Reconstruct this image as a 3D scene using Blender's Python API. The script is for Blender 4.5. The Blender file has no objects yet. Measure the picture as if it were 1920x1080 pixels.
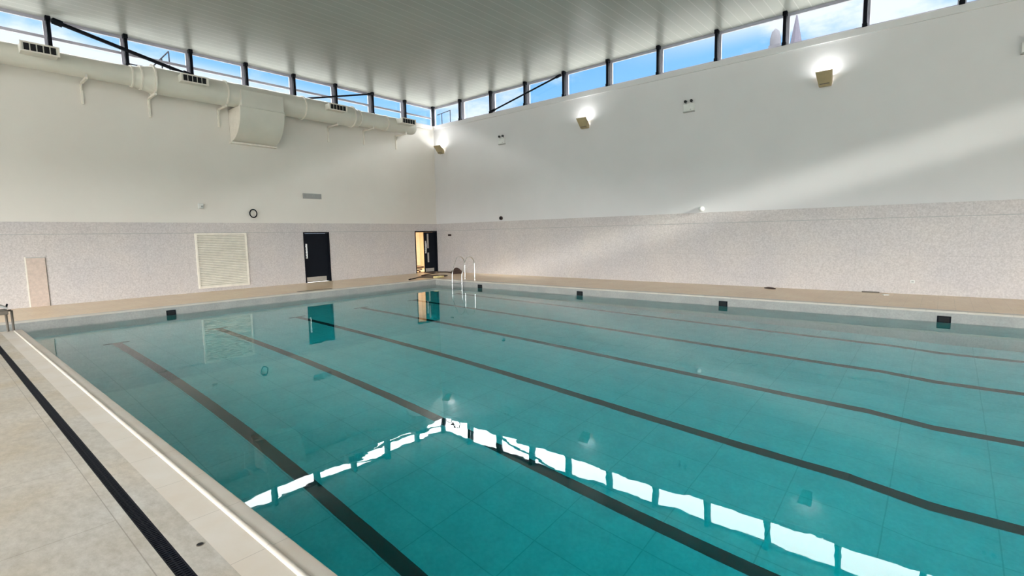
import bpy, bmesh, math, random
from mathutils import Vector, Matrix
random.seed(7)
SC = bpy.context.scene
COL = SC.collection
PI = math.pi

# ------------------------------------------------------------------ camera
# world: room corner at the origin, right wall on y = 0 (+x), left wall on x = 0 (-y), deck at z = 0
cam_d = bpy.data.cameras.new('camera'); cam = bpy.data.objects.new('camera', cam_d); COL.objects.link(cam)
cam_d.sensor_width = 36.0; cam_d.lens = 947.765 * 36.0 / 1920.0
cam_d.clip_start = 0.05; cam_d.clip_end = 500
_R = Vector((0.7621593, 0.64711859, -0.0187279)); _U = Vector((-0.05344561, 0.09172374, 0.9943492)); _F = Vector((-0.64517964, 0.75685156, -0.10449375))
cam.matrix_world = Matrix(((_R.x, _U.x, -_F.x, 19.6178), (_R.y, _U.y, -_F.y, -17.21798), (_R.z, _U.z, -_F.z, 1.786), (0, 0, 0, 1)))
SC.camera = cam

# ------------------------------------------------------------------ view + world + daylight
SC.view_settings.view_transform = 'Standard'
SC.view_settings.look = 'None'
SC.view_settings.exposure = 0.0
SC.view_settings.gamma = 1.0
SC.view_settings.use_curve_mapping = False

SKY_BRIGHT = (14.2, 13.8, 13.4)      # boosted sky above and behind the view, added to light the hall
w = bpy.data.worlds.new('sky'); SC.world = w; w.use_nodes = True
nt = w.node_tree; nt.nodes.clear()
def wn(t, **k):
    n = nt.nodes.new(t)
    for a, b in k.items(): setattr(n, a, b)
    return n
def wl(a, b): nt.links.new(a, b)
def wmath(op, a, b=None, c=None):
    n = wn('ShaderNodeMath', operation=op)
    for i, v in enumerate((a, b, c)):
        if v is None: continue
        if isinstance(v, (int, float)): n.inputs[i].default_value = v
        else: wl(v, n.inputs[i])
    return n.outputs[0]
def wmap(v, a, b, c=0.0, d=1.0):
    n = wn('ShaderNodeMapRange', interpolation_type='SMOOTHSTEP')
    wl(v, n.inputs[0])
    for i, q in enumerate((a, b, c, d)): n.inputs[i + 1].default_value = q
    return n.outputs[0]
def wmix(f, a, b):
    n = wn('ShaderNodeMix', data_type='RGBA')
    if isinstance(f, (int, float)): n.inputs[0].default_value = f
    else: wl(f, n.inputs[0])
    for i, v in ((6, a), (7, b)):
        if isinstance(v, tuple): n.inputs[i].default_value = (*v, 1)
        else: wl(v, n.inputs[i])
    return n.outputs[2]
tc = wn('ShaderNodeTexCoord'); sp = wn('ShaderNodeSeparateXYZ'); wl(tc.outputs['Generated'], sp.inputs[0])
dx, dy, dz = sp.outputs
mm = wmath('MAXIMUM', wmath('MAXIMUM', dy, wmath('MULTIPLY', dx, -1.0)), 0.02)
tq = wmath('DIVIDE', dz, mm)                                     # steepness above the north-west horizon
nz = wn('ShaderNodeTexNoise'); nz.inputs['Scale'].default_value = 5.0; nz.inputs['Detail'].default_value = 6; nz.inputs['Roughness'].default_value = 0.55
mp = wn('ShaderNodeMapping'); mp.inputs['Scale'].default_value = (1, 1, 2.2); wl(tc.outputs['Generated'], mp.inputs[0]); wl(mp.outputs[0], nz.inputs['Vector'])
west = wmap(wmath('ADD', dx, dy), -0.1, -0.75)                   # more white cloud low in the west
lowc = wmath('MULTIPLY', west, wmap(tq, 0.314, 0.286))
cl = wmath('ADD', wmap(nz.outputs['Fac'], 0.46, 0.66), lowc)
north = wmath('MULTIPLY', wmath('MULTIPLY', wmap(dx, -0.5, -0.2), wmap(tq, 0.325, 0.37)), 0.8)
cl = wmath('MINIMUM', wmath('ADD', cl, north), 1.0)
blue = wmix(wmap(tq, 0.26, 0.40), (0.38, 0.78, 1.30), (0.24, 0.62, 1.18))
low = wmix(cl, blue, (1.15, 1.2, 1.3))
sky = wmix(wmap(wmath('ADD', tq, wmath('MULTIPLY', wmath('SUBTRACT', nz.outputs['Fac'], 0.5), 0.05)), 0.40, 0.47), low, SKY_BRIGHT)  # bright bank shaped for white window reflections while direct views stay blue
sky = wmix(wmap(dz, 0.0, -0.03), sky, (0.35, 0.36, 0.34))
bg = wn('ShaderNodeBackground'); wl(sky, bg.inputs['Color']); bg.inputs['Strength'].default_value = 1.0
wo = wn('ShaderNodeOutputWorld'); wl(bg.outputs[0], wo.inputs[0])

sun_d = bpy.data.lights.new('sun', 'SUN'); sun_o = bpy.data.objects.new('sun', sun_d); COL.objects.link(sun_o)
sun_d.energy = 6.5; sun_d.angle = math.radians(1.7); sun_d.color = (1.0, 0.95, 0.86)
SUN_DIR = Vector((-1.0, 0.147, -0.2584))
sun_o.rotation_euler = SUN_DIR.to_track_quat('-Z', 'Y').to_euler()
sun_o.location = (40, -20, 20)

# room size
X1, Y1, ZC = 34.0, -24.0, 8.17
ZS = 7.20                                                       # clerestory sill
def portal(loc, aim, sx, sy):
    """marks a window opening for sampling the sky (gives off no light of its own)"""
    d = bpy.data.lights.new('window_portal', 'AREA'); d.shape = 'RECTANGLE'; d.size = sx; d.size_y = sy
    d.cycles.is_portal = True
    o = bpy.data.objects.new('window_portal', d); COL.objects.link(o); o.location = loc
    o.rotation_euler = Vector(aim).to_track_quat('-Z', 'Z').to_euler()
portal((X1 / 2, 0.32, (ZS + ZC) / 2), (0, -1, 0), X1, ZC - ZS)
portal((-0.32, Y1 / 2, (ZS + ZC) / 2), (1, 0, 0), -Y1, ZC - ZS)
portal((X1 / 2, Y1 - 0.32, (ZS + ZC) / 2), (0, 1, 0), X1, ZC - ZS)
portal((X1 + 0.32, -2.75, (ZS + ZC) / 2), (-1, 0, 0), 5.5, ZC - ZS)
BW = (2.0, 32.0, 0.25, 4.4)                                     # unseen glazing added in the back wall to light the hall  x0 x1 z0 z1
EW = (-22.5, -1.5, 0.25, 3.1)                                   # unseen glazing added in the end wall to light the left wall   y0 y1 z0 z1
portal(((BW[0] + BW[1]) / 2, Y1 - 0.32, (BW[2] + BW[3]) / 2), (0, 1, 0), BW[1] - BW[0], BW[3] - BW[2])
portal((X1 + 0.32, (EW[0] + EW[1]) / 2, (EW[2] + EW[3]) / 2), (-1, 0, 0), EW[1] - EW[0], EW[3] - EW[2])

# ------------------------------------------------------------------ materials
def srgb(r, g, b):
    f = lambda c: (c / 255 / 12.92) if c / 255 <= 0.04045 else ((c / 255 + 0.055) / 1.055) ** 2.4
    return (f(r), f(g), f(b))
class NT:
    def __init__(s, name):
        s.m = bpy.data.materials.new(name); s.m.use_nodes = True; s.t = s.m.node_tree; s.t.nodes.clear()
        s.out = s.n('ShaderNodeOutputMaterial'); s.co = None
    def n(s, t, **k):
        q = s.t.nodes.new(t)
        for a, b in k.items(): setattr(q, a, b)
        return q
    def l(s, a, b): s.t.links.new(a, b)
    def coord(s):
        if s.co is None:
            g = s.n('ShaderNodeNewGeometry'); s.co = g.outputs['Position']
        return s.co
    def set(s, sock, v):
        if isinstance(v, (int, float)): sock.default_value = v
        elif isinstance(v, tuple): sock.default_value = (*v, 1) if len(sock.default_value) == 4 and len(v) == 3 else v
        else: s.l(v, sock)
    def math(s, op, a, b=None, c=None):
        q = s.n('ShaderNodeMath', operation=op)
        for i, v in enumerate((a, b, c)):
            if v is not None: s.set(q.inputs[i], v)
        return q.outputs[0]
    def noise(s, scale, detail=4, rough=0.55, stretch=None):
        q = s.n('ShaderNodeTexNoise'); q.inputs['Scale'].default_value = scale; q.inputs['Detail'].default_value = detail; q.inputs['Roughness'].default_value = rough
        v = s.coord()
        if stretch:
            mp = s.n('ShaderNodeMapping'); mp.inputs['Scale'].default_value = stretch; s.l(v, mp.inputs[0]); v = mp.outputs[0]
        s.l(v, q.inputs['Vector']); return q.outputs['Fac']
    def ramp(s, v, a, b, c=0.0, d=1.0):
        q = s.n('ShaderNodeMapRange'); s.l(v, q.inputs[0])
        for i, x in enumerate((a, b, c, d)): q.inputs[i + 1].default_value = x
        return q.outputs[0]
    def mix(s, f, a, b, mode='MIX'):
        q = s.n('ShaderNodeMix', data_type='RGBA', blend_type=mode); s.set(q.inputs[0], f); s.set(q.inputs[6], a); s.set(q.inputs[7], b); return q.outputs[2]
    def joints(s, ax, off, step, width):
        """1 on thin joint lines across axis ax (0 x, 1 y, 2 z)"""
        q = s.n('ShaderNodeSeparateXYZ'); s.l(s.coord(), q.inputs[0])
        v = s.math('DIVIDE', s.math('SUBTRACT', q.outputs[ax], off), step)
        f = s.math('ABSOLUTE', s.math('SUBTRACT', v, s.math('ROUND', v)))
        return s.math('LESS_THAN', f, width / step / 2)
    def pbr(s, color, rough=0.5, metal=0.0, spec=0.5, bump=None, bs=0.2, bd=0.01, **kw):
        b = s.n('ShaderNodeBsdfPrincipled'); s.set(b.inputs['Base Color'], color); s.set(b.inputs['Roughness'], rough)
        b.inputs['Metallic'].default_value = metal; b.inputs['Specular IOR Level'].default_value = spec
        if bump is not None:
            q = s.n('ShaderNodeBump'); q.inputs['Strength'].default_value = bs; q.inputs['Distance'].default_value = bd; s.l(bump, q.inputs['Height']); s.l(q.outputs[0], b.inputs['Normal'])
        s.l(b.outputs[0], s.out.inputs['Surface']); return s.m
def simple(name, col, rough=0.5, metal=0.0, spec=0.5, var=0.06, scale=6.0):
    k = NT(name); n = k.noise(scale)
    c = k.mix(k.ramp(n, 0.3, 0.7), tuple(x * (1 - var) for x in col), tuple(min(1, x * (1 + var)) for x in col))
    return k.pbr(c, rough, metal, spec)

def tile_wall():
    k = NT('speckled grey wall tile')
    big = k.ramp(k.noise(0.7, 3), 0.35, 0.65); fine = k.ramp(k.noise(26, 4, 0.75), 0.36, 0.64)
    c = k.mix(big, srgb(203, 195, 194), srgb(212, 202, 197))
    c = k.mix(fine, k.mix(0.24, c, (0.14, 0.13, 0.14)), k.mix(0.13, c, (1, 1, 1)))
    j = k.math('MAXIMUM', k.math('MAXIMUM', k.joints(0, 18.95, 1.2, 0.006), k.joints(1, -0.4, 1.2, 0.006)), k.joints(2, 1.03, 1.03, 0.006))
    c = k.mix(k.math('MULTIPLY', j, 0.22), c, (0.12, 0.11, 0.11))
    return k.pbr(c, k.ramp(k.noise(5), 0.3, 0.7, 0.30, 0.42), 0, 0.5, bump=k.noise(10, 3), bs=0.08, bd=0.01)
def deck_near():
    k = NT('pale beige stone deck tile')
    a = k.ramp(k.noise(1.3, 5, 0.6), 0.35, 0.68); f = k.ramp(k.noise(9, 6, 0.75, (1, 1.8, 1)), 0.33, 0.68); g = k.ramp(k.noise(0.6, 2), 0.4, 0.6)
    c = k.mix(a, srgb(180, 164, 140), srgb(200, 192, 182)); c = k.mix(k.math('MULTIPLY', g, 0.5), c, srgb(180, 179, 176))
    c = k.mix(k.math('MULTIPLY', f, 0.55), c, srgb(134, 122, 108))
    # long joints beside the drain and the cross joints of the large tiles
    s = k.n('ShaderNodeSeparateXYZ'); k.l(k.coord(), s.inputs[0])
    big = k.math('LESS_THAN', s.outputs[1], -16.54)
    j = k.math('MULTIPLY', k.joints(0, 15.64, 1.2, 0.005), big)
    j = k.math('MAXIMUM', j, k.math('MULTIPLY', k.joints(1, -16.54, 0.6, 0.006), k.math('LESS_THAN', s.outputs[1], -16.5)))
    c = k.mix(k.math('MULTIPLY', j, 0.55), c, srgb(110, 100, 90))
    return k.pbr(c, 0.42, 0, 0.4, bump=k.noise(12, 5, 0.7), bs=0.12, bd=0.01)
def coping_near():
    k = NT('smooth pale coping tile')
    c = k.mix(k.ramp(k.noise(2, 4), 0.35, 0.65), srgb(198, 186, 172), srgb(204, 196, 187))
    j = k.joints(0, 16.71, 0.676, 0.005)
    c = k.mix(k.math('MULTIPLY', j, 0.45), c, srgb(120, 110, 100))
    return k.pbr(c, 0.36, 0, 0.4)
def deck_far():
    k = NT('tan small deck tile')
    c = k.mix(k.ramp(k.noise(1.2, 4), 0.35, 0.65), srgb(232, 204, 172), srgb(240, 216, 184))
    c = k.mix(k.math('MULTIPLY', k.ramp(k.noise(14, 3), 0.35, 0.65), 0.15), c, srgb(140, 110, 90))
    j = k.math('MAXIMUM', k.joints(0, 0.1, 0.3, 0.006), k.joints(1, 0.1, 0.3, 0.006))
    c = k.mix(k.math('MULTIPLY', j, 0.25), c, srgb(120, 100, 84))
    return k.pbr(c, 0.34, 0, 0.45)
def pool_tile():
    k = NT('pale pool tile')
    c = k.mix(k.ramp(k.noise(3, 4), 0.35, 0.65), (0.58, 0.62, 0.63), (0.66, 0.69, 0.69))
    c = k.mix(k.math('MULTIPLY', k.ramp(k.noise(22, 3), 0.36, 0.64), 0.16), c, (0.25, 0.28, 0.3))
    j = k.math('MAXIMUM', k.joints(0, 0.4, 0.9, 0.012), k.joints(1, -14.0, 0.6, 0.012))
    c = k.mix(k.math('MULTIPLY', j, 0.3), c, (0.15, 0.2, 0.2))
    return k.pbr(c, 0.4, 0, 0.3)
def pool_wall_tile():
    k = NT('grey beige pool wall tile')
    c = k.mix(k.ramp(k.noise(2.5, 4), 0.35, 0.65), (0.36, 0.345, 0.325), (0.42, 0.40, 0.375))
    c = k.mix(k.math('MULTIPLY', k.ramp(k.noise(25, 3), 0.36, 0.64), 0.22), c, (0.18, 0.18, 0.18))
    return k.pbr(c, 0.4, 0, 0.3)
def ceiling_mat():
    k = NT('white metal plank ceiling')
    j = k.joints(0, 13.25, 0.312, 0.022)
    c = k.mix(k.ramp(k.noise(0.5, 3), 0.35, 0.65), (0.345, 0.35, 0.325), (0.38, 0.385, 0.355))
    c = k.mix(k.math('MULTIPLY', j, 0.7), c, (0.56, 0.56, 0.53))
    return k.pbr(c, 0.34, 0.0, 0.36)
def paint(name, a, b, rough=0.45):
    k = NT(name)
    c = k.mix(k.ramp(k.noise(0.5, 3), 0.35, 0.65), a, b)
    return k.pbr(c, rough, 0, 0.35, bump=k.noise(3, 3), bs=0.04, bd=0.02)
def water_mat():
    k = NT('still pool water')
    g = k.n('ShaderNodeBsdfGlass'); g.inputs['Roughness'].default_value = 0.0; g.inputs['IOR'].default_value = 1.333
    q = k.n('ShaderNodeBump'); q.inputs['Strength'].default_value = 0.055; q.inputs['Distance'].default_value = 0.05
    h = k.math('ADD', k.noise(1.3, 2, 0.45), k.math('MULTIPLY', k.noise(4.5, 2, 0.5), 0.12))
    k.l(h, q.inputs['Height']); k.l(q.outputs[0], g.inputs['Normal'])
    k.l(g.outputs[0], k.out.inputs['Surface'])
    v = k.n('ShaderNodeVolumeAbsorption'); v.inputs['Color'].default_value = (0.0, 0.935, 0.955, 1); v.inputs['Density'].default_value = 0.85
    k.l(v.outputs[0], k.out.inputs['Volume']); return k.m
def glass_mat():
    k = NT('clear window glass')
    a = k.n('ShaderNodeBsdfTransparent'); a.inputs['Color'].default_value = (0.93, 0.96, 0.97, 1)
    b = k.n('ShaderNodeBsdfGlossy'); b.inputs['Roughness'].default_value = 0.02
    f = k.n('ShaderNodeLayerWeight'); f.inputs['Blend'].default_value = 0.5
    ff = k.math('ADD', k.math('MULTIPLY', k.math('POWER', f.outputs['Facing'], 5.0), 0.9), 0.04)
    m = k.n('ShaderNodeMixShader'); k.l(ff, m.inputs[0]); k.l(a.outputs[0], m.inputs[1]); k.l(b.outputs[0], m.inputs[2])
    k.l(m.outputs[0], k.out.inputs['Surface']); return k.m
def glow(name, col, strength):
    k = NT(name); e = k.n('ShaderNodeEmission'); e.inputs['Color'].default_value = (*col, 1); e.inputs['Strength'].default_value = strength
    k.l(e.outputs[0], k.out.inputs['Surface']); return k.m

M = dict(
    tile=tile_wall(), near=deck_near(), cop=coping_near(), far=deck_far(), pool=pool_tile(), pwall=pool_wall_tile(), ceil=ceiling_mat(), water=water_mat(), glass=glass_mat(),
    wall_l=paint('left wall paint with bounced warm tint', (0.775, 0.73, 0.675), (0.805, 0.765, 0.71)),  # warm bounced sunlight put into the left wall colour
    wall_r=paint('white right wall paint', (0.73, 0.712, 0.712), (0.76, 0.742, 0.742)),
    plain=paint('plain white wall', (0.75, 0.74, 0.71), (0.78, 0.77, 0.74)),
    lane=simple('black lane tile', (0.012, 0.014, 0.016), 0.4),
    black=simple('black painted steel', (0.004, 0.005, 0.010), 0.6, 0, 0.15),
    alu=simple('lilac grey window frame', (0.50, 0.49, 0.58), 0.4),
    sill=simple('grey sill metal', (0.30, 0.29, 0.28), 0.5),
    duct=simple('ivory painted duct', (0.69, 0.665, 0.59), 0.38, 0, 0.5, 0.03, 2.0),
    white=simple('white plastic', (0.78, 0.78, 0.75), 0.4),
    cream=simple('cream painted metal', (0.86, 0.80, 0.71), 0.4),
    slat=simple('ivory louvre blade', (0.80, 0.75, 0.65), 0.4),
    hole=simple('dark opening', (0.004, 0.004, 0.005), 0.8),
    tan=simple('tan lamp housing', (0.42, 0.33, 0.19), 0.5),
    steel=simple('polished stainless steel', (0.75, 0.75, 0.74), 0.18, 1.0),
    brush=simple('brushed steel plate', (0.55, 0.52, 0.48), 0.35, 0.8),
    door=simple('blue black door laminate', (0.005, 0.007, 0.012), 0.6, 0, 0.15),
    brown=simple('dark brown rubber', (0.045, 0.022, 0.016), 0.55),
    yellow=simple('pale yellow foam', (0.80, 0.66, 0.30), 0.6),
    grey=simple('grey plastic', (0.42, 0.42, 0.41), 0.5),
    post=simple('dull bronze steel tube', (0.14, 0.115, 0.09), 0.5),
    warmwall=simple('warm corridor wall', (0.80, 0.66, 0.48), 0.5),
    lamp=glow('lit lamp glass', (1.0, 0.98, 0.95), 12.0),
    stone=simple('hazy lilac stone', (0.055, 0.052, 0.068), 1.0, 0, 0.0),
    pale=simple('hazy white render', (0.065, 0.065, 0.075), 1.0, 0, 0.0),
    pinkpanel=simple('pinkish stone panel', srgb(205, 186, 174), 0.4, 0, 0.4, 0.10, 14.0),
    ground=simple('outside ground', (0.22, 0.22, 0.20), 0.9),
)

# ------------------------------------------------------------------ mesh helpers
class MB:
    def __init__(s): s.v = []; s.f = []; s.mi = []; s.sm = []
    def add(s, vs, fs, mi=0, smooth=False):
        o = len(s.v); s.v += [tuple(v) for v in vs]
        for f in fs: s.f.append([o + i for i in f]); s.mi.append(mi); s.sm.append(smooth)
        return s
    def box(s, x0, x1, y0, y1, z0, z1, mi=0):
        vs = [(x, y, z) for x in (x0, x1) for y in (y0, y1) for z in (z0, z1)]
        return s.add(vs, [(0, 1, 3, 2), (4, 6, 7, 5), (0, 4, 5, 1), (2, 3, 7, 6), (0, 2, 6, 4), (1, 5, 7, 3)], mi)
    def prism(s, prof, axis, a, b, mi=0, smooth=False):
        """profile (u, v) swept along axis from a to b; axis 'x': (y,z), 'y': (x,z), 'z': (x,y)"""
        def P(u, v, t): return {'x': (t, u, v), 'y': (u, t, v), 'z': (u, v, t)}[axis]
        n = len(prof); vs = [P(u, v, a) for u, v in prof] + [P(u, v, b) for u, v in prof]
        s.add(vs, [(i, (i + 1) % n, n + (i + 1) % n, n + i) for i in range(n)], mi, smooth)
        s.add(vs[:n], [tuple(range(n))], mi); s.add(vs[n:], [tuple(range(n))[::-1]], mi); return s
    def tube(s, pts, r, n=10, mi=0, closed=False):
        pts = [Vector(p) for p in pts]; rs = r if isinstance(r, (list, tuple)) else [r] * len(pts)
        rings = []; prev = None
        for i, p in enumerate(pts):
            if closed: t = pts[(i + 1) % len(pts)] - pts[i - 1]
            else: t = pts[min(i + 1, len(pts) - 1)] - pts[max(i - 1, 0)]
            t.normalize()
            if prev is None: a = Vector((0, 0, 1)) if abs(t.z) < 0.9 else Vector((1, 0, 0)); u = t.cross(a).normalized()
            else: u = (prev - t * prev.dot(t)).normalized()
            prev = u; q = t.cross(u); rings.append([p + (u * math.cos(2 * PI * k / n) + q * math.sin(2 * PI * k / n)) * rs[i] for k in range(n)])
        vs = [v for g in rings for v in g]; m = len(pts); fs = []
        for i in range(m if closed else m - 1):
            j = (i + 1) % m
            for k in range(n): fs.append((i * n + k, i * n + (k + 1) % n, j * n + (k + 1) % n, j * n + k))
        s.add(vs, fs, mi, True)
        if not closed:
            s.add(rings[0], [tuple(range(n))[::-1]], mi); s.add(rings[-1], [tuple(range(n))], mi)
        return s
    def rot_z(s, c, ang):
        ca, sa = math.cos(ang), math.sin(ang)
        s.v = [(c[0] + (x - c[0]) * ca - (y - c[1]) * sa, c[1] + (x - c[0]) * sa + (y - c[1]) * ca, z) for x, y, z in s.v]; return s
    def build(s, name, mat, parent=None, bevel=0.0, loc=None):
        me = bpy.data.meshes.new(name)
        vs = s.v if loc is None else [(x - loc[0], y - loc[1], z - loc[2]) for x, y, z in s.v]
        me.from_pydata(vs, [], s.f)
        for mt in (mat if isinstance(mat, list) else [mat]): me.materials.append(mt)
        for p, mi, sm in zip(me.polygons, s.mi, s.sm): p.material_index = mi; p.use_smooth = sm
        bm = bmesh.new(); bm.from_mesh(me); bmesh.ops.remove_doubles(bm, verts=bm.verts, dist=1e-6); bmesh.ops.recalc_face_normals(bm, faces=bm.faces); bm.to_mesh(me); bm.free()
        me.set_sharp_from_angle(angle=math.radians(38))
        o = bpy.data.objects.new(name, me); COL.objects.link(o)
        if loc is not None: o.location = loc
        if parent is not None: o.parent = parent
        if bevel:
            md = o.modifiers.new('edge', 'BEVEL'); md.width = bevel; md.segments = 2; md.limit_method = 'ANGLE'
        return o
def tag(o, label=None, cat=None, group=None, kind=None):
    for k, v in (('label', label), ('category', cat), ('group', group), ('kind', kind)):
        if v: o[k] = v
    return o
def thing(name, loc, label, cat, group=None, kind=None):
    o = bpy.data.objects.new(name, None); COL.objects.link(o); o.location = loc; o.empty_display_size = 0.1
    return tag(o, label, cat, group, kind)
def dup(root, loc, label=None, rotz=None):
    r = root.copy(); COL.objects.link(r); r.location = loc
    if rotz is not None: r.rotation_euler = (0, 0, rotz)
    if label: r['label'] = label
    for ch in list(root.children):
        c = ch.copy(); COL.objects.link(c); c.parent = r
        for g in list(ch.children):
            d = g.copy(); COL.objects.link(d); d.parent = c
    return r
ORD = ['first', 'second', 'third', 'fourth', 'fifth', 'sixth', 'seventh', 'eighth', 'ninth', 'tenth', 'eleventh', 'twelfth', 'thirteenth', 'fourteenth', 'fifteenth', 'sixteenth', 'seventeenth']

# ------------------------------------------------------------------ pool numbers
PX, PXE, PYF, PYN = 3.478, 28.5, -3.205, -15.93               # inner faces of the pool walls
ZW = -0.237                                                     # water level
CW = 0.30                                                       # coping width
RX, RY = 4.95, -17.25                                           # stepped recess in the near left corner: x PX..RX, y RY..PYN
def depth(x):
    if x < 18.907: return 1.127 + 0.072 * x
    if x < 19.653: return 1.127 + 0.072 * 18.907 + (x - 18.907) / 0.746 * 0.181
    return 1.127 + 0.072 * 18.907 + 0.181 + 0.028 * (x - 19.653)

# ------------------------------------------------------------------ shell
def wall_panels(mb, axis, t0, t1, a0, a1, z0, z1, holes, mi=0):
    """wall slab with rectangular holes (a0,a1,z0,z1); axis 'x' = wall spans x, thickness in y"""
    xs = sorted({a0, a1, *[h[0] for h in holes], *[h[1] for h in holes]})
    for u, v in zip(xs, xs[1:]):
        hs = [h for h in holes if h[0] <= u + 1e-6 and h[1] >= v - 1e-6]
        segs = [(z0, z1)]
        for h in hs:
            ns = []
            for p, q in segs:
                if h[2] > p: ns.append((p, min(q, h[2])))
                if h[3] < q: ns.append((max(p, h[3]), q))
            segs = [g for g in ns if g[1] - g[0] > 1e-4]
        for p, q in segs:
            if axis == 'x': mb.box(u, v, t0, t1, p, q, mi)
            else: mb.box(t0, t1, u, v, p, q, mi)
    return mb
D1 = (-7.09, -5.96, 0.0, 2.05)
D2 = (-1.43, -0.03, 0.0, 2.05)
wl_ = thing('wall_left', (0, 0, 0), 'left wall: white paint tinted for bounced warm light over grey speckled tile', 'wall', kind='structure')
wall_panels(MB(), 'y', -0.30, 0.0, Y1 - 0.3, 0.30, -0.3, ZS, [D1, D2]).build('painted_wall', M['wall_l'], wl_)
wall_panels(MB(), 'y', 0.0, 0.014, Y1, -0.012, 0.0, 2.044, [D1, D2]).build('tile_cladding', M['tile'], wl_)
MB().box(0, 0.020, Y1, -0.02, 2.058, 2.407).build('tile_band', M['tile'], wl_)
MB().box(0, 0.004, Y1, -0.02, 2.044, 2.058).build('grout_line', M['grey'], wl_)
MB().box(0, 0.06, Y1, -0.06, 7.02, ZS).build('sill_band', M['wall_l'], wl_, 0.006)
wr_ = thing('wall_right', (0, 0, 0), 'right wall: white paint over grey speckled tile', 'wall', kind='structure')
MB().box(0.0, X1 + 0.3, 0.0, 0.30, -0.3, ZS).build('painted_wall', M['wall_r'], wr_)
MB().box(0.0, X1, -0.014, 0.0, 0.0, 2.044).build('tile_cladding', M['tile'], wr_)
MB().box(0.0, X1, -0.020, 0.0, 2.058, 2.407).build('tile_band', M['tile'], wr_)
MB().box(0.0, X1, -0.004, 0.0, 2.044, 2.058).build('grout_line', M['grey'], wr_)
MB().box(0.0, X1, -0.06, 0.0, 7.02, ZS).build('sill_band', M['wall_r'], wr_, 0.006)
wb_ = MB(); wall_panels(wb_, 'x', Y1 - 0.30, Y1, -0.3, X1 + 0.3, -0.3, ZS, [BW]); tag(wb_.build('wall_back', M['plain']), kind='structure')
we_ = MB(); wall_panels(we_, 'y', X1, X1 + 0.30, Y1, 0.0, -0.3, ZS, [EW]); we_.box(X1, X1 + 0.30, Y1, -5.5, ZS, ZC); tag(we_.build('wall_end', M['plain']), kind='structure')  # unseen upper infill added to keep the sun off the pool end
tag(MB().box(-0.26, X1 + 0.26, Y1 - 0.26, 0.26, ZC, ZC + 0.35).build('ceiling', M['ceil']), 'pale metal plank ceiling over the pool hall', 'ceiling', kind='structure')

# floor: slot for the drain between y GA and GB
GA, GB = -16.475, -16.397
fl = MB()
fl.box(0, PX - CW, RY, 0, -0.3, 0, 1)                            # deck by the left wall
fl.box(PX - CW, X1, PYF + CW, 0, -0.3, 0, 1)                     # deck by the right wall
fl.box(PXE + CW, X1, PYN - CW, PYF + CW, -0.3, 0, 1)             # far end deck
fl.box(RX, X1, GB, PYN - 0.32, -0.3, 0, 0)                       # near deck in front of the drain
fl.box(RX, X1, RY, GA, -0.3, 0, 0)
fl.box(RX, X1, GA, GB, -0.3, -0.05, 0)
fl.box(0, X1, Y1, RY, -0.3, 0, 0)
tag(fl.build('floor', [M['near'], M['far']]), kind='structure')
tag(MB().box(-60, -3.4, -70, 120, -0.9, -0.62).box(X1 + 0.4, 90, -70, 120, -0.9, -0.62).box(-3.4, X1 + 0.4, 1.7, 120, -0.9, -0.62).box(-3.4, X1 + 0.4, -70, Y1 - 0.4, -0.9, -0.62).build('floor_outside', M['ground']), kind='structure')

# pool basin
pb = thing('pool_basin', (0, 0, 0), 'tiled swimming pool basin with dark lane lines', 'pool', kind='structure')
b = MB(); ZB = -0.03
b.box(PX - CW, PX, RY - CW, PYF, -3.4, ZB)                        # left end
b.box(PX - CW, PXE + CW, PYF, PYF + CW, -3.4, ZB)                 # under the right wall
b.box(PXE, PXE + CW, PYN, PYF, -3.4, ZB)
b.box(RX, PXE + CW, PYN - CW, PYN, -3.4, ZB)                      # near side
b.box(RX, RX + CW, RY, PYN - CW, -3.4, ZB - 0.28)
b.box(PX, RX + CW, RY - CW, RY, -3.4, ZB - 0.28)
b.build('pool_wall', M['pwall'], pb)
fb = MB(); xs = [PX, 18.907, 19.653, PXE]
fb.prism([(x, -depth(x)) for x in xs] + [(x, -3.4) for x in reversed(xs)], 'y', PYN, PYF)
fb.build('pool_floor', M['pool'], pb)
sb = MB()
for i in range(4): sb.box(PX, RX, RY + 0.33 * i, RY + 0.33 * (i + 1), -1.36, -0.34 - 0.26 * i)
sb.build('entry_steps', M['pool'], pb)
for i in range(6):
    y = -14.492 + 2.092 * i; q = MB(); h = 0.085; e = 0.004
    xs = [5.65, 18.907, 19.653, 26.6]
    for u, v in zip(xs, xs[1:]):
        q.add([(u, y - h, -depth(u) + e), (v, y - h, -depth(v) + e), (v, y + h, -depth(v) + e), (u, y + h, -depth(u) + e)] + [(u, y - h, -depth(u) - 0.02), (v, y - h, -depth(v) - 0.02), (v, y + h, -depth(v) - 0.02), (u, y + h, -depth(u) - 0.02)],
              [(0, 1, 2, 3), (4, 7, 6, 5), (0, 4, 5, 1), (3, 2, 6, 7), (0, 3, 7, 4), (1, 5, 6, 2)])
    for u, v in ((5.56, 5.67), (26.58, 26.69)):
        q.add([(u, y - .24, -depth(u) + e), (v, y - .24, -depth(v) + e), (v, y + .24, -depth(v) + e), (u, y + .24, -depth(u) + e)] + [(u, y - .24, -depth(u) - 0.02), (v, y - .24, -depth(v) - 0.02), (v, y + .24, -depth(v) - 0.02), (u, y + .24, -depth(u) - 0.02)],
              [(0, 1, 2, 3), (4, 7, 6, 5), (0, 4, 5, 1), (3, 2, 6, 7), (0, 3, 7, 4), (1, 5, 6, 2)])
    tag(q.build('lane_line', M['lane'], pb), 'dark tiled lane line with a T end, %s from the near pool edge' % ORD[i])
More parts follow.
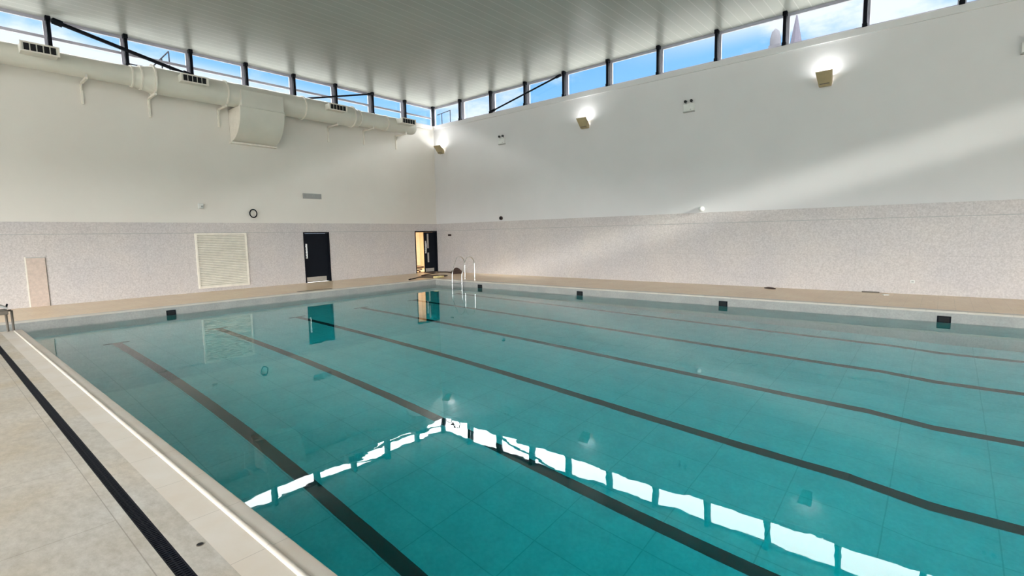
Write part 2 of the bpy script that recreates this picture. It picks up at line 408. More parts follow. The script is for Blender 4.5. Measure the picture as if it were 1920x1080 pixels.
# coping
def coping(name, prof_axis, t0, t1, prof, m, label):
    return tag(MB().prism(prof, prof_axis, t0, t1).build(name, m), label, 'coping', kind='structure')
def bull(c, r=0.019, n=7): return [(c + r * math.cos(PI * i / (n - 1)), r * 0.85 * math.sin(PI * i / (n - 1))) for i in range(n)]
yn = PYN - 0.32
coping('trim_1', 'x', RX, PXE + CW, [(yn, ZB), (PYN + 0.012, ZB), (PYN + 0.012, -0.006), (PYN, 0.0)] + bull(-16.04) + [(yn, 0.0)], M['cop'], 'pale coping with a raised rib along the near pool edge')
coping('trim_2', 'x', PX + 0.012, PXE, [(PYF + CW, 0.0), (PYF + CW, ZB), (PYF - 0.012, ZB), (PYF - 0.012, 0.01), (PYF, 0.014), (PYF + 0.10, 0.014), (PYF + 0.11, 0.0)], M['cop'], 'pale coping along the pool edge below the right wall')
coping('trim_3', 'y', RY, PYF + CW, [(PX - CW, 0.0), (PX - CW, ZB), (PX + 0.012, ZB), (PX + 0.012, 0.01), (PX, 0.014), (PX - 0.10, 0.014), (PX - 0.11, 0.0)], M['cop'], 'pale coping along the pool end below the left wall')
coping('trim_4', 'y', PYN - CW, PYF, [(PXE, 0.0), (PXE, ZB), (PXE + CW, ZB), (PXE + CW, 0.0)], M['cop'], 'pale coping at the hidden far pool end')

# water: L-shaped body reaching a little into the basin walls
g = 0.06
poly = [(PX - g, RY - g), (RX + g, RY - g), (RX + g, PYN - g), (PXE + g, PYN - g), (PXE + g, PYF + g), (PX - g, PYF + g)]
tag(MB().prism(poly, 'z', -3.3, ZW).build('pool_water', M['water']), 'still teal water filling the swimming pool', 'water', kind='stuff')

# ------------------------------------------------------------------ clerestory windows, posts, braces
RPX = [1.92 + 1.971 * k for k in range(17)]                      # posts of the right wall (x)
LPY = [-(1.72 + 1.784 * k) for k in range(13)]                   # posts of the left wall (y)
def window(n, wall, a0, a1, transom):
    o = thing('window_%d' % n, (0, 0, 0), '', 'window', kind='structure')
    ft, fd = 0.085, 0.06
    def bx(mb, u0, u1, t0, t1, z0, z1):
        return mb.box(u0, u1, t0, t1, z0, z1) if wall == 'r' else mb.box(-t1, -t0, u0, u1, z0, z1)
    m = MB(); d0 = 0.19
    bx(m, a0, a1, d0, d0 + fd, ZS, ZS + 0.10); bx(m, a0, a1, d0, d0 + fd, ZC - 0.09, ZC)
    bx(m, a0, a0 + ft, d0, d0 + fd, ZS + 0.10, ZC - 0.09); bx(m, a1 - ft, a1, d0, d0 + fd, ZS + 0.10, ZC - 0.09)
    m.build('window_frame', M['alu'], o)
    if transom:
        q = MB(); bx(q, a0 + ft, a1 - ft, d0 - 0.005, d0 + fd, 7.60, 7.68); q.build('transom', M['alu'], o)
    q = MB(); bx(q, a0 + ft, a1 - ft, d0 + 0.028, d0 + 0.033, ZS + 0.10, ZC - 0.09); q.build('pane', M['glass'], o)
    return o
n = 0
ends = [0.0] + RPX + [X1]
for k in range(len(ends) - 1):
    n += 1; o = window(n, 'r', ends[k] + (0 if k else -0.14), ends[k + 1], False)
    o['label'] = 'clerestory window above the right wall, %s bay counted from the room corner' % ORD[min(k, 16)] if k < 17 else 'last clerestory window above the right wall'
ends = [0.0] + LPY + [Y1]
for k in range(len(ends) - 1):
    n += 1; o = window(n, 'l', ends[k + 1], ends[k] - (0 if k else -0.14), True)
    o['label'] = 'two-row clerestory window above the left wall, %s bay counted from the room corner' % ORD[min(k, 16)]
# unseen clerestories, and big glazing added out of view to light the hall
def plain_glazing(n, axis, t, a0, a1, z0, z1, nb, lab):
    o = thing('window_%d' % n, (0, 0, 0), lab, 'window', kind='structure'); m = MB(); p = MB()
    def bx(mb, u0, u1, q0, q1, w0, w1):
        return mb.box(u0, u1, q0, q1, w0, w1) if axis == 'x' else mb.box(q0, q1, u0, u1, w0, w1)
    st = (a1 - a0) / nb
    for i in range(nb + 1):
        c = min(max(a0 + i * st, a0 + 0.03), a1 - 0.03); bx(m, c - 0.03, c + 0.03, t - 0.04, t + 0.04, z0 + 0.05, z1 - 0.05)
    bx(m, a0, a1, t - 0.04, t + 0.04, z0, z0 + 0.05); bx(m, a0, a1, t - 0.04, t + 0.04, z1 - 0.05, z1)
    m.build('window_frame', M['alu'], o); bx(p, a0 + .01, a1 - .01, t - 0.003, t + 0.003, z0 + .01, z1 - .01); p.build('pane', M['glass'], o)
plain_glazing(n + 1, 'x', Y1 - 0.18, -0.28, X1 + 0.28, ZS, ZC, 17, 'clerestory window strip above the back wall behind the camera')
plain_glazing(n + 2, 'y', X1 + 0.18, -5.5, 0.0, ZS, ZC, 3, 'clerestory window strip above the end wall out of view')
plain_glazing(n + 3, 'x', Y1 - 0.15, *BW, 12, 'large glazing added in the unseen back wall to light the hall')
plain_glazing(n + 4, 'y', X1 + 0.15, *EW, 9, 'low glazing added in the unseen end wall to light the left wall')

post = thing('steel_post', (RPX[0], 0.0, ZS), '', 'post', 'black posts of the clerestory')
MB().box(-0.045, 0.045, -0.06, 0.06, 0.10, ZC - ZS - 0.12).build('shaft', M['black'], post, 0.008)
MB().box(-0.06, 0.06, -0.075, 0.075, 0.0, 0.10).build('base_plate', M['black'], post, 0.01)
MB().box(-0.06, 0.06, -0.075, 0.075, ZC - ZS - 0.12, ZC - ZS).build('top_plate', M['black'], post, 0.01)
for k, x in enumerate(RPX[:10]):
    lab = 'black steel post in the right-hand clerestory, %s from the room corner' % ORD[k]
    if k == 0: post['label'] = lab
    else: dup(post, (x, 0.0, ZS), lab)
for k, y in enumerate(LPY[:8]):
    dup(post, (0.0, y, ZS), 'black steel post in the left-hand clerestory, %s from the room corner' % ORD[k], PI / 2)
cp = thing('corner_post', (-0.03, 0.03, ZS), 'slim black steel post where the two clerestories meet in the corner', 'post')
MB().box(-0.05, 0.05, -0.05, 0.05, 0.0, ZC - ZS).build('shaft', M['black'], cp, 0.006)
MB().box(-0.07, 0.07, -0.07, 0.07, ZC - ZS - 0.08, ZC - ZS).build('top_plate', M['black'], cp, 0.006)
def brace(a, c, label, r=0.035):
    A, B_ = Vector(a), Vector(c); o = thing('diagonal_brace', A, label, 'brace', 'diagonal braces')
    d = B_ - A; u = d.normalized()
    MB().tube([(0, 0, 0), d], r, 8).build('rod', M['black'], o)
    MB().tube([u * 0.02, u * 0.24], r * 1.6, 8).build('end_plate', M['black'], o); MB().tube([d - u * 0.24, d - u * 0.02], r * 1.6, 8).build('end_plate', M['black'], o)
brace((RPX[1] + 0.1, -0.10, ZS + 0.05), (RPX[3] - 0.06, -0.10, ZC - 0.14), 'black diagonal brace crossing two bays of the right-hand clerestory')
brace((0.12, LPY[7] + 0.06, ZC - 0.12), (0.12, LPY[5] - 0.06, ZS + 0.08), 'thick black diagonal brace sloping down from the left frame edge behind the duct', 0.058)
brace((0.12, LPY[1] - 0.06, ZC - 0.10), (0.12, LPY[3] + 0.06, ZS + 0.02), 'thin black diagonal brace rising towards the corner in the left-hand clerestory')

# ------------------------------------------------------------------ doors
def door_unit(name, loc, label): return thing(name, loc, label, 'door', kind='structure')
d1 = door_unit('door_1', (0, D1[0], 0), 'closed blue-black single door with steel kick plate in the left wall')
wd = D1[1] - D1[0]; h = 2.05
m = MB(); m.box(-0.2, 0.03, 0, 0.05, 0, h); m.box(-0.2, 0.03, wd - 0.05, wd, 0, h); m.box(-0.2, 0.03, 0.05, wd - 0.05, h - 0.05, h); m.build('door_frame', M['black'], d1)
lf = MB().box(-0.10, -0.05, 0.055, wd - 0.055, 0.012, h - 0.055).build('door_leaf', M['door'], d1)
MB().box(-0.05, -0.045, 0.07, wd - 0.18, 0.03, 0.22).build('kick_plate', M['brush'], lf)
q = MB(); q.box(-0.0495, -0.043, 0.10, 0.17, 0.98, 1.58); q.tube([(-0.045, 0.135, 1.05), (-0.005, 0.135, 1.05)], 0.010); q.tube([(-0.045, 0.135, 1.50), (-0.005, 0.135, 1.50)], 0.010); q.tube([(-0.005, 0.135, 1.0), (-0.005, 0.135, 1.55)], 0.014); q.build('pull_handle', M['steel'], lf)
d2 = door_unit('door_2', (0, D2[0], 0), 'black double door at the corner, left leaf open on a warm lit corridor')
wd = D2[1] - D2[0]
m = MB(); m.box(-0.25, 0.03, 0, 0.045, 0, h); m.box(-0.25, 0.03, wd - 0.045, wd, 0, h); m.box(-0.25, 0.03, 0.045, wd - 0.045, h - 0.05, h); m.build('door_frame', M['black'], d2)
lf = MB().box(-0.10, -0.05, 0.62, wd - 0.05, 0.012, h - 0.055).build('door_leaf', M['door'], d2)
for z0, z1 in ((1.20, 1.92), (0.50, 0.98)): MB().box(-0.0505, -0.046, 0.80, 0.90, z0, z1).build('vision_panel', M['brush'], lf)
q = MB(); q.tube([(-0.045, 0.70, 1.02), (0.0, 0.70, 1.02), (0.0, 0.70, 1.50), (-0.045, 0.70, 1.50)], 0.016); q.box(-0.0505, -0.044, 0.66, 0.74, 0.95, 1.57); q.build('pull_handle', M['steel'], lf)
MB().box(-0.0505, -0.045, 0.66, wd - 0.2, 0.03, 0.20).build('kick_plate', M['brush'], lf)
MB().box(-0.80, -0.10, 0.05, 0.09, 0.012, h - 0.055).build('door_leaf', M['door'], d2)
# corridor behind the open leaf
c = MB(); c.box(-3.2, -0.30, -2.75, -2.65, -0.3, 2.6); c.box(-3.3, -3.2, -2.75, 1.6, -0.3, 2.6); c.box(-3.2, -0.30, 1.5, 1.6, -0.3, 2.6); c.box(-3.3, -0.30, -2.75, 1.6, 2.6, 2.7)
tag(c.build('wall_corridor', M['warmwall']), 'warm cream corridor walls seen through the open door leaf', 'wall', kind='structure')
tag(MB().box(-3.2, 0.0, -2.65, 1.5, -0.12, 0.0).build('floor_corridor', M['far']), kind='structure')
cl_ = thing('corridor_lamp', (-1.7, -0.3, 2.6), 'lit ceiling lamp in the corridor behind the double door', 'lamp')
MB().box(-0.32, 0.32, -0.18, 0.18, -0.05, 0.0).build('housing', M['white'], cl_)
ld = bpy.data.lights.new('corridor_light', 'AREA'); ld.shape = 'RECTANGLE'; ld.size = 0.6; ld.size_y = 0.34; ld.energy = 75; ld.color = (1.0, 0.80, 0.56)
lo = bpy.data.objects.new('corridor_light', ld); COL.objects.link(lo); lo.parent = cl_; lo.location = (0, 0, -0.06)

# ------------------------------------------------------------------ left wall fittings
lv = thing('louvre_panel', (0.014, -10.98, 0.13), 'large ivory louvred panel with cream frame on the left wall', 'louvre panel')
W_, H_ = 1.70, 1.91
m = MB(); t = 0.06
m.box(0, 0.05, 0, t, 0, H_); m.box(0, 0.05, W_ - t, W_, 0, H_); m.box(0, 0.05, t, W_ - t, 0, t); m.box(0, 0.05, t, W_ - t, H_ - t, H_); m.build('frame', M['cream'], lv, 0.005)
m = MB(); N = 30; st = (H_ - 2 * t) / N
for i in range(N):
    z = t + i * st; m.prism([(0.004, z + st * 0.95), (0.004, z + st * 0.75), (0.036, z + 0.002), (0.036, z + st * 0.55)], 'y', t, W_ - t)
m.build('louvre_blades', M['slat'], lv); MB().box(0, 0.003, t, W_ - t, t, H_ - t).build('backing', M['grey'], lv)

ap = thing('access_panel', (0.014, -15.27, 0.0), 'tall pinkish stone access panel in the grey tile, far left', 'panel')
MB().box(0, 0.012, 0.03, 0.43, 0.0, 1.39).build('panel', M['pinkpanel'], ap); MB().box(0, 0.018, 0.0, 0.03, 0.0, 1.42).build('edge_strip', M['cream'], ap)
MB().box(0, 0.010, 0.43, 0.448, 0.0, 1.40).build('joint', M['post'], ap); MB().box(0, 0.016, 0.03, 0.448, 1.39, 1.41).build('edge_strip', M['grey'], ap)

rg = thing('wall_ring', (0.0, -8.985, 2.755), 'black ring holder on the left wall above the tiles', 'ring')
MB().tube([(0.07, 0.125 * math.cos(a), 0.148 * math.sin(a)) for a in [2 * PI * i / 28 for i in range(28)]], 0.020, 8, closed=True).build('ring', M['black'], rg)
for z in (-0.15, 0.125): MB().box(0, 0.07, -0.02, 0.02, z, z + 0.025).build('bracket', M['black'], rg)
vt = thing('wall_vent', (0.0, -6.99, 3.39), 'long grey slotted air vent high on the left wall above the single door', 'vent')
m = MB(); m.box(0, 0.03, 0, 0.78, 0, 0.02); m.box(0, 0.03, 0, 0.78, 0.19, 0.21); m.box(0, 0.03, 0, 0.02, 0.02, 0.19); m.box(0, 0.03, 0.76, 0.78, 0.02, 0.19); m.build('frame', M['grey'], vt)
m = MB(); m.box(0, 0.006, 0.02, 0.76, 0.02, 0.19)
for i in range(5): m.box(0.006, 0.022, 0.02, 0.76, 0.03 + i * 0.033, 0.045 + i * 0.033)
m.build('slats', M['grey'], vt)
jb = thing('sensor_box', (0.0, -10.71, 2.88), 'small pale sensor box on the left wall left of the ring', 'box')
MB().box(0, 0.06, -0.08, 0.08, 0, 0.18).build('housing', M['white'], jb, 0.008); m = MB(); m.box(0.06, 0.072, 0.0, 0.05, 0.06, 0.11); m.box(0.06, 0.066, -0.05, 0.05, 0.015, 0.028); m.build('sensor_lens', M['grey'], jb)

# ------------------------------------------------------------------ air duct
AX, AZ = 0.60, 6.78
du = thing('air_duct', (AX, 0, AZ), 'long ivory round air duct hung along the top of the left wall', 'duct')
def dseg(name, y0, y1, r0, r1, n=40):
    return MB().tube([(0, y0, 0), (0, y1, 0)], [r0, r1], n).build(name, M['duct'], du)
def dring(y, r): MB().tube([(0, y - 0.022, 0), (0, y + 0.022, 0)], r + 0.012, 40).build('flange_ring', M['cream'], du)
dseg('duct_section', -23.6, -12.50, 0.285, 0.285)
dseg('reducer', -12.50, -12.0, 0.287, 0.41)
dseg('duct_section', -12.0, -9.90, 0.405, 0.405); dseg('duct_section', -9.90, -7.15, 0.402, 0.402); dseg('duct_section', -7.15, -5.0, 0.40, 0.40)
dseg('reducer', -5.0, -4.72, 0.40, 0.315); dseg('duct_section', -4.72, -1.95, 0.312, 0.312)
dring(-12.52, 0.305); dring(-12.30, 0.345); dring(-11.97, 0.455); dring(-9.90, 0.425); dring(-7.15, 0.425); dring(-5.02, 0.42); dring(-4.70, 0.335); dring(-3.35, 0.325)
pr = [(0.312, -1.95), (0.30, -1.84), (0.26, -1.76), (0.18, -1.70), (0.02, -1.68)]
MB().tube([(0, y, 0) for r, y in pr], [r for r, y in pr], 40).build('end_cap', M['duct'], du)
# plenum hood that turns the duct down into the wall
ph = MB(); y0, y1 = -9.52, -8.06
ph.box(-0.02, 0.455, y0, y1, -0.40, 0.14)
pl = ph.build('plenum_hood', M['duct'], du, 0.012)
R_ = 0.98; arc = [(0.43 - R_ + R_ * math.cos(a), -0.42 - 1.08 * math.sin(a)) for a in [PI / 2 * i / 14 for i in range(15)]]
arc = [(max(u, -0.575), v) for u, v in arc]
ho = MB().prism([(-0.59, -0.40), (0.43, -0.40)] + arc + [(-0.59, -1.50)], 'y', y0 - 0.05, y1 + 0.02).build('scoop', M['duct'], pl)
MB().box(-0.595, -0.42, y0 - 0.1, y1 + 0.08, -1.56, -1.50).build('bottom_flange', M['cream'], pl)
MB().prism([(-0.58, -0.42)] + [(u * 0.985, v + 0.01) for u, v in arc], 'y', y0 - 0.056, y0 - 0.05).build('side_plate', M['cream'], pl)
MB().box(-0.02, 0.47, y0 - 0.01, y1 + 0.01, -0.43, -0.40).build('seam', M['duct'], pl)
# supply outlets: a box on the duct with five dark slots facing the pool
def outlet(yc, ln=0.74):
    o = MB().box(0.0, 0.70, yc - ln / 2, yc + ln / 2, -0.02, 0.20).build('supply_outlet', M['duct'], du, 0.01)
    f = MB(); f.box(0.70, 0.72, yc - ln / 2 - 0.02, yc + ln / 2 + 0.02, -0.04, -0.005); f.box(0.70, 0.72, yc - ln / 2 - 0.02, yc + ln / 2 + 0.02, 0.18, 0.215)
    f.box(0.70, 0.72, yc - ln / 2 - 0.02, yc - ln / 2 + 0.02, -0.005, 0.18); f.box(0.70, 0.72, yc + ln / 2 - 0.02, yc + ln / 2 + 0.02, -0.005, 0.18); f.build('face_frame', M['cream'], o)
    p = (ln - 0.08) / 5
    for i in range(5):
        a = yc - ln / 2 + 0.04 + i * p; MB().box(0.69, 0.706, a + 0.012, a + p - 0.012, 0.0, 0.175).build('dark_slot', M['hole'], o)
for yc in (-14.62, -11.0, -6.0, -2.55): outlet(yc)
# wall brackets carrying the duct
def bracket(y, z, first, label, ln=0.80):
    if first is None:
        o = thing('duct_bracket', (0, y, z), label, 'bracket', 'brackets under the air duct')
        MB().box(0, 0.05, -0.03, 0.03, -0.62, 0.0).build('wall_leg', M['cream'], o, 0.004)
        MB().box(0, ln, -0.03, 0.03, -0.06, 0.0).build('arm', M['cream'], o, 0.004)
        MB().prism([(ln - 0.02, 0.0), (ln, 0.0), (ln - 0.01, 0.09)], 'y', -0.025, 0.025).build('stop', M['duct'], o)
        MB().prism([(0.05, -0.05), (0.22, -0.05), (0.05, -0.24)], 'y', -0.006, 0.006).build('gusset', M['duct'], o)
        return o
    return dup(first, (0, y, z), label)
BL = [(-15.45, 6.485, 'at the left frame edge'), (-13.62, 6.485, 'second from the left, below the narrow duct'), (-11.96, 6.36, 'below the reducer cone'), (-9.92, 6.36, 'just left of the plenum hood'),
      (-7.92, 6.36, 'just right of the plenum hood'), (-5.75, 6.365, 'below the third supply outlet'), (-4.05, 6.46, 'third from the corner, below the thin duct end'), (-2.33, 6.46, 'nearest the room corner, below the duct end cap')]
fb_ = None
for y, z, t in BL:
    o = bracket(y, z, fb_, 'ivory L-shaped duct bracket ' + t); fb_ = fb_ or o

# ------------------------------------------------------------------ right wall fittings
up = thing('wall_uplight', (0.70, 0, 6.0), '', 'wall lamp', 'tan uplights on the right wall')
pr = [(-0.02, -0.19), (-0.16, -0.19), (-0.40, 0.14), (-0.40, 0.17), (-0.37, 0.17), (-0.16, -0.12), (-0.02, -0.12)]
def taper(mb):
    mb.v = [(x * (0.70 + 0.30 * (z + 0.19) / 0.36), y, z) for x, y, z in mb.v]; return mb
m = taper(MB().prism(pr, 'x', -0.20, 0.20))
hs = m.build('housing', M['tan'], up, 0.006)
for s in (-1, 1):
    taper(MB().prism([(-0.02, -0.19), (-0.16, -0.19), (-0.40, 0.17), (-0.34, 0.17), (-0.02, -0.07)], 'x', s * 0.20 - 0.008, s * 0.20 + 0.008)).build('side_cheek', M['tan'], up)
MB().box(-0.10, 0.10, -0.02, 0.0, -0.16, 0.02).build('wall_plate', M['tan'], up)
MB().box(-0.12, 0.12, -0.145, -0.03, -0.115, -0.075).build('lamp_glass', M['lamp'], up)
MB().box(-0.12, 0.12, -0.214, -0.18, -0.150, -0.128).build('front_slot', M['post'], up)
def uplamp(parent):
    d = bpy.data.lights.new('uplight', 'AREA'); d.shape = 'RECTANGLE'; d.size = 0.28; d.size_y = 0.09; d.energy = 8.5; d.color = (0.94, 0.98, 1.0)
    o = bpy.data.objects.new('uplight', d); COL.objects.link(o); o.parent = parent; o.location = (0, -0.235, 0.09); o.rotation_euler = (PI, 0, 0)
UL = [(0.62, 'in the room corner'), (8.86, 'midway along, between the two nearer emergency lights'), (16.83, 'large, nearest to the camera')]
for i, (x, t) in enumerate(UL):
    lab = 'tan wedge-shaped wall uplight ' + t
    if i == 0: up['label'] = lab; up.location = (x, 0, 6.0); ups = [up]
    else: ups.append(dup(up, (x, 0, 6.0), lab))
for u in ups: uplamp(u)

em = thing('emergency_light', (4.55, 0, 5.79), '', 'emergency light', 'twin-spot emergency lights')
MB().box(-0.18, 0.18, -0.09, 0, 0, 0.24).build('battery_box', M['white'], em, 0.012)
MB().box(-0.185, 0.185, -0.094, 0, -0.03, 0.0).build('bottom_tray', M['grey'], em); MB().box(0.05, 0.09, -0.096, -0.09, 0.03, 0.055).build('indicator', M['grey'], em)
for s in (-1, 1):
    MB().tube([(s * 0.10, -0.05, 0.24), (s * 0.10, -0.05, 0.28)], 0.02).build('swivel', M['grey'], em)
    MB().tube([(s * 0.10, -0.13, 0.315), (s * 0.10, -0.11, 0.315), (s * 0.10, -0.05, 0.32), (s * 0.10, -0.03, 0.32)], [0.046, 0.048, 0.036, 0.016], 14).build('spot_head', M['lane'], em)
for i, (x, t) in enumerate(((4.55, 'smallest, nearest the room corner'), (12.90, 'between the two large wall uplights'), (20.95, 'cut by the right frame edge'))):
    lab = 'white twin-spot emergency light on the right wall, ' + t
    if i == 0: em['label'] = lab
    else: dup(em, (x, 0, 5.79), lab)

cm = thing('dome_sensor', (13.38, -0.02, 2.46), 'small white dome sensor on top of the tile band, right wall', 'sensor')
MB().tube([(0, 0.02, 0.07), (0, -0.03, 0.07)], 0.09, 18).build('base', M['white'], cm)
MB().tube([(0, -0.03, 0.07), (0, -0.08, 0.07), (0, -0.11, 0.07), (0, -0.12, 0.07)], [0.085, 0.07, 0.04, 0.005], 18).build('dome', M['white'], cm)
bs = thing('round_sounder', (4.39, 0, 2.545), 'small dark round sounder on the right wall above the tiles near the corner', 'sounder')
MB().tube([(0, 0, 0), (0, -0.06, 0)], 0.085, 16).build('body', M['brown'], bs); MB().tube([(0, -0.06, 0), (0, -0.09, 0)], 0.05, 16).build('button', M['black'], bs)
cb = thing('call_point', (0.98, -0.014, 1.79), 'small dark red box on the tiles right of the double door', 'box')
MB().box(-0.10, 0.10, -0.05, 0, 0, 0.09).build('housing', M['brown'], cb, 0.006); MB().box(-0.05, 0.05, -0.056, -0.05, 0.025, 0.065).build('cover', M['black'], cb)
sk = thing('wall_socket', (19.05, -0.014, 0.30), 'small pale socket on the lower right wall tiles', 'socket')
MB().box(-0.05, 0.05, -0.012, 0, 0, 0.08).build('plate', M['white'], sk, 0.003); MB().box(-0.025, 0.025, -0.016, -0.012, 0.02, 0.06).build('cover', M['grey'], sk)

# ------------------------------------------------------------------ pool wall inlets
inl = thing('pool_inlet', (6.05, PYF - 0.005, -0.175), '', 'inlet', 'black inlet boxes in the pool wall')
MB().box(-0.115, 0.115, -0.012, 0.0, -0.075, 0.075).build('face_frame', M['black'], inl, 0.006)
MB().box(-0.085, 0.085, -0.016, -0.010, -0.05, 0.05).build('flap', M['hole'], inl)
for i, x in enumerate((6.05, 10.60, 15.17, 19.72)):
    lab = 'black inlet box in the pool wall below the right wall, %s from the ladder' % ORD[i]
    if i == 0: inl['label'] = lab
    else: dup(inl, (x, PYF - 0.005, -0.175), lab)
dup(inl, (PX + 0.005, -12.81, -0.175), 'black inlet box in the pool end wall below the left wall', PI / 2)

# ------------------------------------------------------------------ pool ladder
LX, LG = 4.60, 0.56
la = thing('pool_ladder', (LX, PYF, 0), 'stainless steel pool ladder with arched handrails in the far corner', 'ladder')
for s in (0, LG):
    pts = [(s, 0.62, 0.0), (s, 0.62, 0.62)] + [(s, 0.345 + 0.275 * math.cos(a), 0.62 + 0.33 * math.sin(a)) for a in [PI * i / 12 * 0.72 for i in range(1, 13)]]
    pts += [(s, 0.06, 0.66), (s, -0.06, 0.38), (s, -0.09, 0.29), (s, -0.10, 0.20), (s, -0.10, -1.0)]
    MB().tube(pts, 0.019, 10).build('handrail', M['steel'], la)
    MB().tube([(s, 0.62, 0.0), (s, 0.62, 0.02)], 0.05, 14).build('anchor', M['steel'], la)
for z in (-0.12, -0.38, -0.64, -0.90): MB().box(0.015, LG - 0.015, -0.135, -0.06, z, z + 0.03).build('tread', M['steel'], la)

# ------------------------------------------------------------------ loose things on the far deck
hd = thing('hose_coil', (2.02, -0.62, 0.0), 'dark brown dome-shaped coil of hose on the deck behind the pool ladder', 'hose')
m = MB()
for j in range(5):
    r = 0.25 - 0.012 * j * j; z = 0.03 + 0.055 * j
    m.tube([(r * math.cos(a), r * math.sin(a), z) for a in [2 * PI * i / 24 for i in range(24)]], 0.032, 8, closed=True)
m.build('coil', M['brown'], hd)
m = MB(); m.tube([(0, 0, 0.0), (0, 0, 0.12), (0, 0, 0.22), (0, 0, 0.29)], [0.22, 0.21, 0.15, 0.03], 18); m.build('core', M['brown'], hd)
hz = thing('garden_hose', (0, 0, 0), 'thin dark brown hose snaking over the deck from the open double door', 'hose')
def smooth(pts, n=8):
    out = []
    P = [Vector(p) for p in pts]; P = [P[0]] + P + [P[-1]]
    for i in range(1, len(P) - 2):
        for k in range(n):
            t = k / n; a, b_, c_, d_ = P[i - 1], P[i], P[i + 1], P[i + 2]
            out.append(0.5 * ((2 * b_) + (c_ - a) * t + (2 * a - 5 * b_ + 4 * c_ - d_) * t * t + (3 * b_ - a - 3 * c_ + d_) * t ** 3))
    out.append(P[-2]); return out
Z = 0.022
MB().tube(smooth([(0.1, -1.0, Z), (0.35, -1.0, Z), (0.75, -0.85, Z), (1.1, -1.35, Z), (1.5, -2.25, Z), (1.75, -2.5, Z), (2.0, -2.2, Z), (2.3, -1.9, Z), (2.65, -1.8, Z), (2.85, -2.3, Z), (2.7, -2.7, Z), (2.2, -3.0, Z), (2.5, -3.5, Z), (2.75, -3.95, Z)]), 0.022, 8).build('hose', M['brown'], hz)
MB().tube([(2.75, -3.95, Z), (2.82, -4.08, Z)], 0.03, 10).build('nozzle', M['black'], hz)
cd = tag(MB().tube(smooth([(0.55, -0.5, .02), (0.95, -0.35, .02), (1.35, -0.42, .02), (1.7, -0.55, .02)]), 0.03, 8).build('pipe_length', M['brown']), 'short dark pipe lying on the deck between double door and hose coil', 'pipe')
dc = tag(MB().tube(smooth([(-0.55 + 0.20 * math.cos(a) * (1 + .08 * i), -0.95 + 0.17 * math.sin(a), 0.03 + 0.012 * i) for i, a in enumerate([2 * PI * k / 10 for k in range(28)])], 3), 0.022, 8).build('cable_bundle', M['brown']), 'dark cable bundle lying in the open doorway of the double door', 'cable')
ft = thing('foam_block', (3.12, -2.72, 0.012), 'pale yellow foam block on the pool coping in the far corner', 'foam')
MB().box(-0.11, 0.11, -0.26, 0.26, 0.002, 0.07).rot_z((0, 0), 0.25).build('block', M['yellow'], ft, 0.015)
MB().box(-0.12, 0.12, -0.02, 0.02, 0.05, 0.074).rot_z((0, 0), 0.25).build('strap', M['cream'], ft)
tag(MB().box(2.93, 3.08, -8.95, -7.70, 0.0, 0.006).build('floor_grate', M['post'], loc=(3.0, -8.3, 0.0)), 'narrow dark floor grate on the deck in front of the single door', 'grate')
rs = tag(MB().tube([(15.5, -0.42, 0.02), (15.62, -0.46, 0.03), (15.75, -0.50, 0.025), (15.84, -0.50, 0.02)], [0.012, 0.03, 0.028, 0.012], 8).build('rag', M['brown']), 'small dark rag on the deck at the foot of the right wall', 'rag')
tag(MB().box(17.95, 18.35, -0.14, -0.06, 0.0, 0.03).build('batten', M['post'], loc=(18.15, -.1, 0)), 'short dark batten lying along the foot of the right wall', 'batten')
tag(MB().box(18.46, 18.58, -0.62, -0.50, 0.0, 0.02).rot_z((18.5, -.55), 0.4).build('paper_scrap', M['white'], loc=(18.5, -.55, 0)), 'white paper scrap on the deck near the foot of the right wall', 'paper')

# ------------------------------------------------------------------ near deck
gr = thing('drain_grate', (RX, (GA + GB) / 2, -0.045), 'long narrow black slotted drain grate along the near deck', 'drain')
hw = (GB - GA) / 2; L_ = 14.0
m = MB(); m.box(0, L_, -hw, -hw + 0.008, 0, 0.043); m.box(0, L_, hw - 0.008, hw, 0, 0.043); m.build('channel', M['black'], gr)
m = MB(); x = 0.01
while x < L_ - 0.03: m.box(x, x + 0.013, -hw + 0.008, hw - 0.008, 0.028, 0.042); x += 0.024
m.box(0, L_, -0.004, 0.004, 0.02, 0.040); m.build('grate_bars', M['black'], gr)
MB().box(0, L_, -hw + 0.008, hw - 0.008, 0.0, 0.01).build('gutter', M['hole'], gr)
an = thing('anchor_socket', (16.365, -16.289, 0.0), 'small dark oval socket in the near deck between drain and coping', 'socket')
MB().tube([(0, 0, 0.0), (0, 0, 0.003)], 0.020, 16).build('rim', M['post'], an); MB().tube([(0, 0, 0.0), (0, 0, 0.004)], 0.016, 16).build('hole', M['hole'], an)

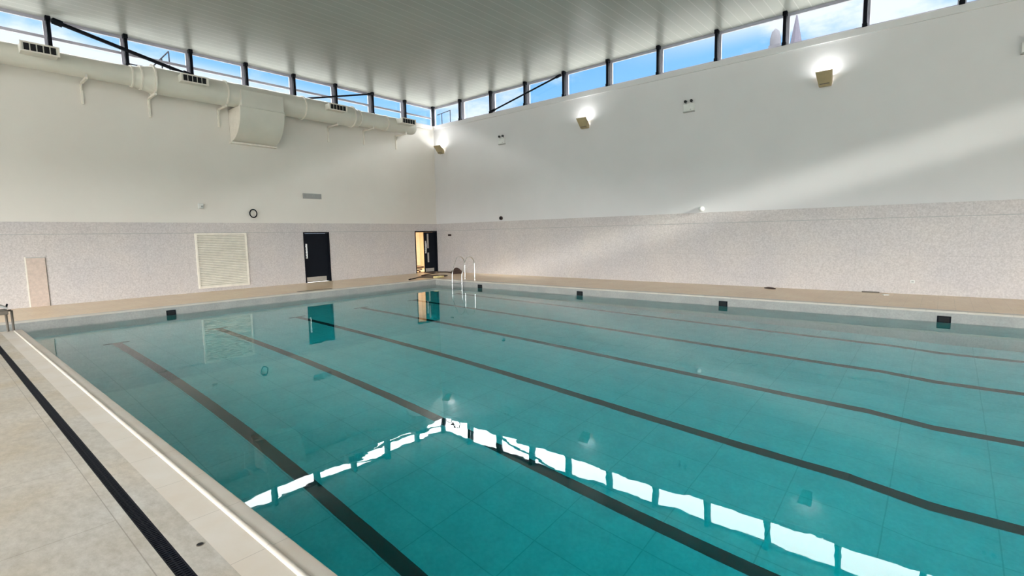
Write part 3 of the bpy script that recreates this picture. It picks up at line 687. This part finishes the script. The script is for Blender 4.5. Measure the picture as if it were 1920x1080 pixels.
# low slanted platform on two tubes, cut by the left frame edge
sp_ = thing('starting_block', (5.02, -16.05, 0.0), 'grey slanted poolside platform on bronze posts at the left frame edge', 'platform')
MB().prism([(-0.10, 0.50), (-0.08, 0.53), (-0.62, 0.82), (-0.66, 0.80)], 'x', -0.10, 0.46).build('platform', M['grey'], sp_, 0.006)
MB().box(-0.06, 0.42, -0.62, -0.08, 0.39, 0.47).build('frame', M['post'], sp_, 0.008)
for yy in (0.0, -0.085, -0.58): MB().tube([(0, yy, 0.0), (0, yy, 0.46 if yy else 0.43)], 0.021, 12).build('leg', M['post'], sp_)
MB().tube([(0.36, -0.58, 0.0), (0.36, -0.58, 0.42)], 0.021, 12).build('leg', M['post'], sp_)
MB().tube([(0.0, -0.085, 0.45), (0.0, -0.05, 0.57)], 0.016, 8).build('hook', M['black'], sp_)
MB().tube([(0.0, -0.085, 0.43), (0.0, 0.0, 0.43)], 0.02, 8).build('cross_tube', M['post'], sp_)

# ------------------------------------------------------------------ outside the clerestory
def railing(name, loc, segs, label):
    o = thing(name, loc, label, 'railing', 'roof railings outside')
    for a, b in segs: MB().tube([a, b], 0.022, 8).build('rail', M['black'], o)
    return o
RAILM = M['black']
railing('roof_railing', (-1.35, 1.5, -0.62), [((0.0, 0, 8.85), (1.02, 0, 8.93)), ((0.35, 0, 0.0), (0.35, 0, 8.87)), ((1.0, 0, 0.0), (1.0, 0, 8.93)), ((-0.6, 0, 8.22), (1.4, 0, 8.22))], 'thin roof railing outside the right clerestory next to the corner')
railing('roof_railing', (-1.5, -11.1, -0.62), [((0, -0.25, 8.40), (0, 0.28, 9.05)), ((0, 0.28, 0.0), (0, 0.28, 9.05)), ((0, 0.05, 0.0), (0, 0.05, 8.75)), ((0, -0.9, 8.35), (0, 0.6, 8.35))], 'thin roof railing seen through the left clerestory beside the reducer')
ch = thing('church_spire', (3.5, 60.0, -0.62), 'hazy lilac church spire far outside, seen through the right clerestory', 'spire')
MB().tube([(0, 0, 0), (0, 0, 23.0)], [1.5, 1.5], 4).build('tower', M['stone'], ch)
MB().tube([(0, 0, 23.0), (0, 0, 30.4)], [1.35, 0.05], 8).build('spire', M['stone'], ch)
tw = thing('bell_tower', (0.55, 62.0, -0.62), 'hazy round-topped tower far outside, left of the church spire', 'tower')
MB().box(-0.7, 0.7, -0.7, 0.7, 0, 27.6).build('shaft', M['pale'], tw)
MB().tube([(0, 0, 27.6), (0, 0, 28.6), (0, 0, 29.5), (0, 0, 29.9)], [0.7, 0.68, 0.45, 0.05], 16).build('dome', M['pale'], tw)
